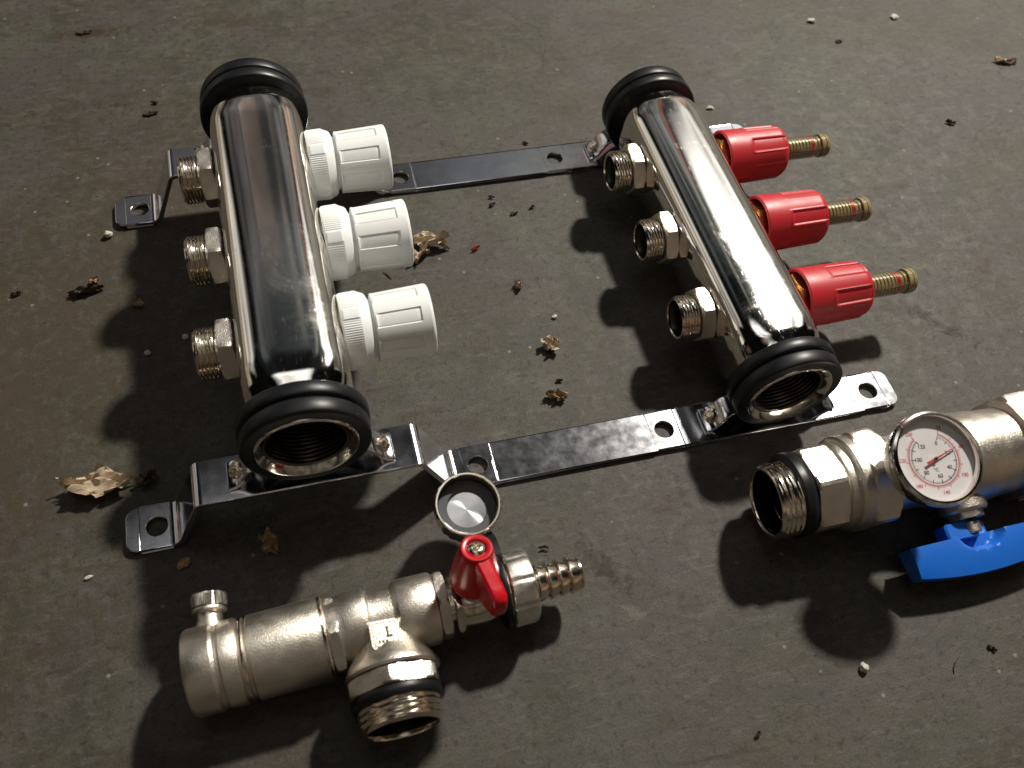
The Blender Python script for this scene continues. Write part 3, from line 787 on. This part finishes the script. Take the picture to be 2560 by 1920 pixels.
# image-right direction as the dial's reference
ref = Vector((1, 0, 0))
GF = frame(gl(GC), GN, (1, 0, 0))      # local x = world +x, local y ~ up in the picture
stem0 = Vector((307.2, GY-.3*14, GZ+.954*14))
bm = bmesh.new(); GS = frame(gl(stem0), GN, (1, 0, 0))
polar(bm, GS, [(8.4, -5), (8.4, 4.5), (7.6, 5.4), (5.0, 5.8), (5.0, 16)], 48)
polar(bm, GS, hexprof(6.6, 6.5, 11.5, 4, .8), 72, hexf(6.6))
finish('gauge_boss', bm, M_CAST, gv, sharp=30)
bm = bmesh.new()
polar(bm, GF, [(.01, -11.5), (16.2, -11.5), (17.0, -10.9), (17.3, -10), (17.3, -3.2), (18.9, -3.0), (19.4, -2.4), (19.5, -.6), (19.1, .3), (18.2, .8), (17.4, .6), (17.0, -.2), (16.9, -2.9)], 120)
gauge = finish('thermometer', bm, M_STEEL, gv, sharp=35)
bm = bmesh.new(); polar(bm, GF, [(16.95, -2.8), (.01, -2.8)], 96); finish('dial_face', bm, M_DIAL, gauge)
def dial_marks():
    black = bmesh.new(); red = bmesh.new()
    zt = -2.74
    a0 = 62; span = 300                     # scale runs clockwise from a0
    def strip(bm, r0, r1, deg, wd, z=zt):
        a = math.radians(deg); u = Vector((math.cos(a), math.sin(a), 0)); v = Vector((-u.y, u.x, 0))
        bm.faces.new([bm.verts.new(GF @ (u*r+v*s_*wd/2+Vector((0, 0, z)))) for r, s_ in ((r0, -1), (r1, -1), (r1, 1), (r0, 1))])
    for i in range(121):
        d = a0-span*i/120
        strip(black, 9.2 if i % 10 else 8.3, 10.0, d, .14 if i % 10 else .3)
    for i in range(0, 111):
        d = a0-span*i/110
        strip(red, 10.9, 11.6 if i % 10 else 12.3, d, .14 if i % 10 else .28)
    for i in range(100):
        d0, d1 = [math.radians(a0-span*k/100) for k in (i, i+1)]
        red.faces.new([red.verts.new(GF @ Vector((r*math.cos(d), r*math.sin(d), zt))) for r, d in ((10.5, d0), (10.85, d0), (10.85, d1), (10.5, d1))])
    def text(bm, s_, r, deg, size):
        cu = bpy.data.curves.new('t', 'FONT'); cu.body = s_; cu.size = size; cu.align_x = 'CENTER'; cu.align_y = 'CENTER'
        cu.offset = .03
        ob = bpy.data.objects.new('t', cu); COL.objects.link(ob); bpy.context.view_layer.update()
        me = bpy.data.meshes.new_from_object(ob.evaluated_get(bpy.context.evaluated_depsgraph_get()))
        a = math.radians(deg); base = len(bm.verts)
        T = GF @ Matrix.Translation((r*math.cos(a), r*math.sin(a), zt)) @ Matrix.Rotation(math.radians(-8), 4, 'Z')
        tmp = [bm.verts.new(T @ v.co) for v in me.vertices]
        for p in me.polygons:
            try: bm.faces.new([tmp[i] for i in p.vertices])
            except ValueError: pass
        bpy.data.objects.remove(ob); bpy.data.meshes.remove(me); bpy.data.curves.remove(cu)
    for i, s_ in enumerate(('0', '20', '40', '60', '80', '100', '120')): text(black, s_, 6.9, a0-span*i/6, 2.3)
    for i, s_ in enumerate(('32', '60', '100', '140', '180', '220', '250')): text(red, s_, 13.7, a0-span*i/6, 2.1)
    text(black, '°C', 4.3, 262, 1.9)
    finish('black_markings', black, M_INK, gauge); finish('red_markings', red, M_REDINK, gauge)
dial_marks()
bm = bmesh.new()
nd = math.radians(17)
for (r0, r1, w0, w1) in ((0, 10.6, .85, .2), (0, -4.4, .6, 1.3)):
    u = Vector((math.cos(nd), math.sin(nd), 0)); v = Vector((-u.y, u.x, 0))
    lo = [GF @ (u*r+v*s_*wd/2+Vector((0, 0, -1.7))) for r, s_, wd in ((r0, -1, w0), (r1, -1, w1), (r1, 1, w1), (r0, 1, w0))]
    hi = [GF @ (u*r+v*s_*wd/2+Vector((0, 0, -1.5))) for r, s_, wd in ((r0, -1, w0), (r1, -1, w1), (r1, 1, w1), (r0, 1, w0))]
    A = [bm.verts.new(p) for p in lo]; B = [bm.verts.new(p) for p in hi]
    bm.faces.new(A); bm.faces.new(B)
    for i in range(4): bm.faces.new((A[i], A[(i+1) % 4], B[(i+1) % 4], B[i]))
ndl = finish('needle', bm, M_REDINK, gauge)
bm = bmesh.new(); polar(bm, GF, [(.9, -2.7), (.9, -1.3), (.6, -1.1), (.01, -1.1)], 24); finish('needle_hub', bm, M_THREAD, gauge)
bm = bmesh.new(); polar(bm, GF, [(17.1, -.4), (15, .15), (12, .65), (8, 1.05), (4, 1.3), (.01, 1.4)], 96); finish('gauge_glass', bm, M_GLASS, gauge)
# handle stem and blue butterfly handle
HD = Vector((0, -.965, -.20)).normalized()
HX = 336.5
HF = frame(gl((HX, GY, GZ)), HD, (1, 0, 0))     # local z = along the stem, local x = world x, local y = z cross x
bm = bmesh.new()
polar(bm, HF, [(10, 15), (10, 21.5), (9.2, 22.5), (6.5, 22.8), (6.5, 24)], 64)
polar(bm, HF, hexprof(6.8, 20.0, 25.4, 4, .8), 72, hexf(6.8, .3))
polar(bm, HF, [(4.2, 27), (4.2, 31), (3.6, 31.6), (.01, 31.6)], 40)
finish('handle_stem', bm, M_CAST, gv, sharp=28)
def handle():
    """butterfly handle: curved top plate with a scooped middle, thin skirt round its edge, low hub round the stem"""
    bm = bmesh.new()
    upv = HF.to_3x3().inverted() @ Vector((0, 0, 1)); sg = 1 if upv.y > 0 else -1
    n, m, L0 = 60, 16, 33.0
    def P(x, y, z): return bm.verts.new(HF @ Vector((x, sg*y, z)))
    def zin(x): return 32.0 + .3*(x/L0)**2
    def zout(x): return 48.2 - 3.2*abs(x/L0)**2.0
    def ytop(x, z):
        u = (z-zin(x))/(zout(x)-zin(x))
        y = 3.2 - 2.2*u*u
        d = math.hypot((x-2)/11.5, (z-31)/8.2)          # scoop beside the hub
        if d < 1: y -= 5.0*min(1, (1-d)*5)
        return y
    top = []; bot = []
    for i in range(n+1):
        x = -L0+2*L0*i/n; a = []; b = []
        for j in range(m+1):
            z = zin(x)+(zout(x)-zin(x))*j/m; xx = x - (.10*(z-zin(x)) if x < 0 else -.10*(z-zin(x)))*-abs(x)/L0
            a.append(P(xx, ytop(x, z), z)); b.append(P(xx*.985, ytop(x, z)-1.8, z))
        top.append(a); bot.append(b)
    for i in range(n):
        for j in range(m):
            bm.faces.new((top[i][j], top[i+1][j], top[i+1][j+1], top[i][j+1])); bm.faces.new((bot[i][j], bot[i][j+1], bot[i+1][j+1], bot[i+1][j]))
    # skirt all the way round, dropping 8 mm, leaning out at the ends
    loop = [(i, 0) for i in range(n+1)] + [(n, j) for j in range(1, m+1)] + [(i, m) for i in range(n-1, -1, -1)] + [(0, j) for j in range(m-1, 0, -1)]
    inv = HF.inverted(); dn = []; di = []
    for (i, j) in loop:
        p = inv @ top[i][j].co; q = inv @ bot[i][j].co
        e = 0
        if i == 0: e = -.3*(1-j/m)
        if i == n: e = .3*(1-j/m)
        zz = p.z+(-.0 if j else 0)
        dn.append(bm.verts.new(HF @ Vector((p.x+e, sg*-6.5, zz)))); di.append(bm.verts.new(HF @ Vector((p.x*.96+e, sg*-6.5, zz+(1.3 if j < m/2 else -1.3)))))
    k = len(loop)
    for a in range(k):
        b = (a+1) % k; A, B = loop[a], loop[b]
        bm.faces.new((top[A[0]][A[1]], top[B[0]][B[1]], dn[b], dn[a])); bm.faces.new((bot[A[0]][A[1]], di[a], di[b], bot[B[0]][B[1]]))
        bm.faces.new((dn[a], dn[b], di[b], di[a]))
    # stop tab beside the stem and low hub under the scoop
    def slab(x0, x1, z0, z1, yt, yb, c=1.2):
        q = [(x0+c, z0), (x1-c, z0), (x1, z0+c), (x1, z1), (x0, z1), (x0, z0+c)]
        lo = [P(x, yb, z) for x, z in q]; md = [P(x, yt-.8, z) for x, z in q]
        cx_, cz_ = (x0+x1)/2, (z0+z1)/2
        hi = [P(x+(cx_-x)*.12, yt, z+(cz_-z)*.12) for x, z in q]
        for a, b in ((lo, md), (md, hi)):
            for i in range(6): bm.faces.new((a[i], a[(i+1) % 6], b[(i+1) % 6], b[i]))
        bm.faces.new(hi); bm.faces.new(lo[::-1])
    slab(-13.5, 1.5, 25.6, 33.2, 2.6, -6)
    slab(-7.5, 9.0, 26.2, 40.0, -2.6, -7)
    return bm
finish('blue_handle', handle(), M_BLUE, gv, sharp=38)

# ------------------------------------------------------------------ debris on the floor
def rnd_mat(name, c1, c2, rough=.75):
    m, N, L, b = newmat(name); tc = N.new('ShaderNodeTexCoord')
    mp = N.new('ShaderNodeMapping'); mp.inputs['Scale'].default_value = (1, 4, 1); L.new(tc.outputs['Object'], mp.inputs[0])
    n = noise_node(N, L, 260, 6, mp.outputs[0], .7); mx = N.new('ShaderNodeMix'); mx.data_type = 'RGBA'
    mx.inputs[6].default_value = (*c1, 1); mx.inputs[7].default_value = (*c2, 1); L.new(maprange(N, L, n.outputs[0], .38, .66, 0, 1), mx.inputs[0])
    L.new(mx.outputs[2], b.inputs['Base Color']); b.inputs['Roughness'].default_value = rough
    bp = N.new('ShaderNodeBump'); bp.inputs['Strength'].default_value = .6; bp.inputs['Distance'].default_value = .0006; L.new(n.outputs[0], bp.inputs['Height']); L.new(bp.outputs[0], b.inputs['Normal'])
    return m
M_CHIP = rnd_mat('pale_wood_chip', (.50, .41, .30), (.36, .27, .17)); M_LEAF = rnd_mat('dry_brown_leaf', (.33, .21, .11), (.13, .075, .035))
M_BARK = rnd_mat('dark_bark_bit', (.07, .045, .03), (.02, .014, .01)); M_STONE = rnd_mat('pale_grit', (.50, .47, .42), (.34, .32, .28))
M_REDBIT = rnd_mat('red_plastic_shred', (.6, .05, .03), (.4, .03, .02), .4)
def flake(name, xy, size, rot, mat, label, cat, seed, curl=.35, thick=.25, lobes=3, group=None):
    """ragged curled flake: a grid sheet with a torn outline, given real thickness"""
    rng = random.Random(seed); lx, ly, h = size; bm = bmesh.new(); nx, ny = 18, 12
    ph = [rng.uniform(0, 6.28) for _ in range(6)]
    G = {}
    off = Vector((seed*3.1, seed*1.7, 0))
    for i in range(nx+1):
        for j in range(ny+1):
            u = -1+2*i/nx; v = -1+2*j/ny
            ed = 1+.28*mnoise.noise(Vector((u*1.4, v*1.4, seed)))
            wv = (1-.55*abs(u)**2.4)*(1+.35*math.sin(u*4+ph[0])*.6)+.25*mnoise.noise(Vector((u*5, v*3, seed+9)))
            x = u*lx/2*ed+.22*lx*mnoise.noise(Vector((v*3, u*2, seed+4))); y = v*ly/2*wv
            z = h*(.5+.5*math.sin(u*2.2*lobes/2+ph[1])*math.cos(v*1.8+ph[2]))*.7 + h*.9*mnoise.noise(Vector((u*2.6, v*2.6, seed+2))) + curl*h*(v*v)
            G[i, j] = Vector((x, y, z))
    zmin = min(p.z for p in G.values())
    top = {k: bm.verts.new((p.x, p.y, p.z-zmin+thick)) for k, p in G.items()}; bot = {k: bm.verts.new((p.x*.99, p.y*.99, p.z-zmin)) for k, p in G.items()}
    skip = set()
    for i in range(nx):
        for j in range(ny):
            if (i in (0, nx-1) or j in (0, ny-1)) and rng.random() < .3: skip.add((i, j))
    cells = [(i, j) for i in range(nx) for j in range(ny) if (i, j) not in skip]; cs = set(cells)
    for i, j in cells:
        q = ((i, j), (i+1, j), (i+1, j+1), (i, j+1))
        bm.faces.new([top[k] for k in q]); bm.faces.new([bot[k] for k in q[::-1]])
        for (a, b), nb in (((q[0], q[1]), (i, j-1)), ((q[1], q[2]), (i+1, j)), ((q[2], q[3]), (i, j+1)), ((q[3], q[0]), (i-1, j))):
            if nb not in cs: bm.faces.new((top[a], top[b], bot[b], bot[a]))
    o = finish(name, bm, mat, None, (xy[0], xy[1], 0), sharp=60, rot=(0, 0, rot))
    o['label'] = label; o['category'] = cat
    if group: o['group'] = group
    return o
def pebble(name, xy, size, rot, mat, label, cat, seed, group=None):
    bm = bmesh.new(); bmesh.ops.create_icosphere(bm, subdivisions=3, radius=1)
    for v in bm.verts:
        k = 1+.42*mnoise.noise(v.co*1.7+Vector((seed, 0, 0)))+.14*mnoise.noise(v.co*5+Vector((0, seed, 0)))
        v.co = Vector((v.co.x*size[0]/2*k, v.co.y*size[1]/2*k, v.co.z*size[2]/2*k))
    zm = min(v.co.z for v in bm.verts)
    for v in bm.verts: v.co.z -= zm
    o = finish(name, bm, mat, None, (xy[0], xy[1], 0), sharp=50, rot=(0, 0, rot))
    o['label'] = label; o['category'] = cat
    if group: o['group'] = group
    return o
#DEBRIS
flake('wood_chip', (-23, 25), (27, 12, 6), -.1, M_CHIP, 'large crumpled tan wood chip left of the front bracket tab', 'wood chip', 3, lobes=4)
flake('bark_piece', (-3, 23), (9, 6, 3), .3, M_BARK, 'dark bark piece in the shadow between the large tan chip and bracket', 'bark', 5)
flake('wood_shaving', (143, 136), (20, 8, 6), -.35, M_CHIP, 'curled tan wood shaving behind the middle white cap', 'wood shaving', 8, lobes=5)
flake('wood_shaving', (137, 128), (12, 6, 5), .5, M_CHIP, 'short tan shaving tucked close against the middle white cap', 'wood shaving', 12, lobes=4)
flake('plastic_shred', (167, 128), (5, 1.3, 1.4), .35, M_REDBIT, 'tiny red shred on the floor between the two bars', 'plastic shred', 4)
flake('wood_chip', (183, 99), (3.6, 5, 4), .2, M_CHIP, 'small stubby cream chip, rearmost of three chips between the bars', 'wood chip', 21, curl=.1)
flake('wood_chip', (189, 58.5), (8, 9, 4.5), .9, M_CHIP, 'curly tan chip, middle one of three chips between the bars', 'wood chip', 17, lobes=5)
flake('wood_chip', (183, 29), (10, 4.5, 3.5), -.4, M_LEAF, 'brown star-like splinter chip, nearest of three chips behind the front bracket', 'wood chip', 31, lobes=6)
pebble('grit_stone', (196, 76), (3, 2, 1.5), .4, M_STONE, 'small white grit stone beside the shadow of the low bar', 'stone', 3)
flake('dry_leaf', (-28, 136), (15, 4.5, 3), .12, M_BARK, 'dark narrow dry leaf piece on the floor, left of the white-capped bar', 'leaf', 9)
flake('wood_chip', (-24, 142), (5, 3.5, 2), .5, M_LEAF, 'small grey-brown chip touching the dark narrow leaf piece', 'wood chip', 14)
flake('wood_chip', (-4, 123), (6, 2.5, 2.2), -.2, M_CHIP, 'small pale chip at the edge of the raised bar shadow', 'wood chip', 23)
pebble('grit_stone', (-.5, 92.7), (2.6, 2.8, 2), .1, M_STONE, 'dim pebble at the shadow edge, left of the nearest threaded outlet', 'stone', 7)
pebble('grit_stone', (17, 99), (3, 3, 2.2), .7, M_STONE, 'dim pebble in the shadow just behind the nearest left outlet', 'stone', 11)
pebble('grit_stone', (-16.6, 172), (4.2, 4, 3.2), .3, M_STONE, 'round pale pebble just in front of the rear bracket tab', 'stone', 13)
flake('dry_leaf', (44, -17), (7, 11, 2), .2, M_LEAF, 'reddish dry leaf in the shadow in front of the raised bracket', 'leaf', 15, lobes=5)
pebble('grit_stone', (9.2, -18.2), (5.4, 4, 2), .4, M_LEAF, 'flat brown pebble below the front bracket tab', 'stone', 19)
for k_, (x_, y_, w_, r_, lb) in enumerate((
        (184.6, 164, 3, -.3, 'tiny dark crumb, upper one of two in front of the rear bracket'),
        (183.6, 158, 3.6, .3, 'tiny dark crumb, lower one of two in front of the rear bracket'),
        (194, 149.6, 4.2, .2, 'tiny dark crumb farthest from the rear bracket'),
        (205, 152.5, 3.4, .4, 'tiny dark crumb beside the shadow of the low bar'),
        (214.8, 203.3, 3.4, -.5, 'dark seed-like crumb behind the rear bracket, at the end of a crack'),
        (8, 263.5, 8, .08, 'long dark splinter on the floor left of the far rubber ring'),
        (10.8, 272.6, 3.5, -.2, 'dark crumb just above the long splinter near the far rubber ring'),
        (-28, 345, 9, 0, 'dark splinter in the brown stain at the upper left corner'),
        (328, -129, 3.6, -1, 'dark crumb below the shadow of the blue handle'),
        (217, -138, 3.4, .4, 'dark crumb near the bottom edge, right of the tee'),
        (187.5, 38, 3, -.3, 'dark crumb beside the curly tan chip between the bars'),
        (449, 264, 4, -.3, 'dark crumb between the pale stones at the top right'))):
    flake('dark_crumb', (x_, y_), (w_, w_*.32 if w_ > 5 else w_*.42, 1.0), r_, M_BARK, lb, 'crumb', 40+k_, thick=.3)
def twig(xy, ln, rot, label, seed):
    bm = bmesh.new(); rng = random.Random(seed); pts_ = []
    for i in range(8):
        t = i/7; pts_.append((ln*(t-.5), rng.uniform(-.25, .25)+1.2*math.sin(t*2.4), .45+.25*math.sin(t*3)))
    rows = []
    for i, p in enumerate(pts_):
        r = .42*(1-.5*abs(2*i/7-1)); rows.append([bm.verts.new((p[0], p[1]+r*math.cos(a*PI/3), p[2]+r*math.sin(a*PI/3))) for a in range(6)])
    for a, b in zip(rows, rows[1:]):
        for i in range(6): bm.faces.new((a[i], a[(i+1) % 6], b[(i+1) % 6], b[i]))
    bm.faces.new(rows[0]); bm.faces.new(rows[-1])
    o = finish('splinter', bm, M_BARK, None, (xy[0], xy[1], 0), rot=(0, 0, rot)); o['label'] = label; o['category'] = 'splinter'
twig((310, -132), 8, .65, 'thin dark splinter at the lower right, below the thermometer shadow', 1)
twig((156.5, -44.2), 4.5, -.4, 'short dark splinter behind the ribbed hose barb, upper of a pair', 2)
twig((155.8, -46.0), 4.5, -.35, 'short dark splinter behind the ribbed hose barb, lower of a pair', 3)
twig((118, 119), 6, -1.2, 'thin pale-brown splinter between the middle and nearest white caps', 4)
pebble('grit_stone', (270.2, -124.1), (3.6, 3.8, 3), .2, M_STONE, 'bright white pebble below the round thermometer shadow', 'stone', 23)
flake('wood_chip', (381, -68), (9, 4, 4), .5, M_CHIP, 'tan chip half hidden under the ball valve at the right edge', 'wood chip', 33)
pebble('grit_stone', (501.6, 283.5), (5.4, 4.4, 2), .2, M_STONE, 'wide pale stone at the top right edge, rightmost of two', 'stone', 29)
pebble('grit_stone', (440, 287.9), (5, 3, 2.2), -.5, M_STONE, 'narrow pale stone at the top edge, leftmost of two', 'stone', 31)
flake('wood_chip', (554.8, 226), (14, 4, 2.5), -.3, M_CHIP, 'pale yellow chip near the upper right corner', 'wood chip', 35)
flake('dark_crumb', (484, 176), (5.5, 2.4, 1.6), -.5, M_BARK, 'dark curled crumb right of the rearmost red cap', 'crumb', 61, thick=.3)
pebble('grit_stone', (336.1, 214.7), (4.4, 2.4, 1.6), -.2, M_STONE, 'pale stone behind the rear bracket near the rearmost red cap', 'stone', 37)
flake('dark_crumb', (-60, 141), (5, 2, 1.2), .2, M_BARK, 'dark crumb at the left edge of the floor', 'crumb', 63, thick=.3)
pebble('grit_stone', (-28, -16), (3.4, 1.6, 1.2), .3, M_STONE, 'thin pale stone at the lower left, left of the front bracket tab', 'stone', 43)
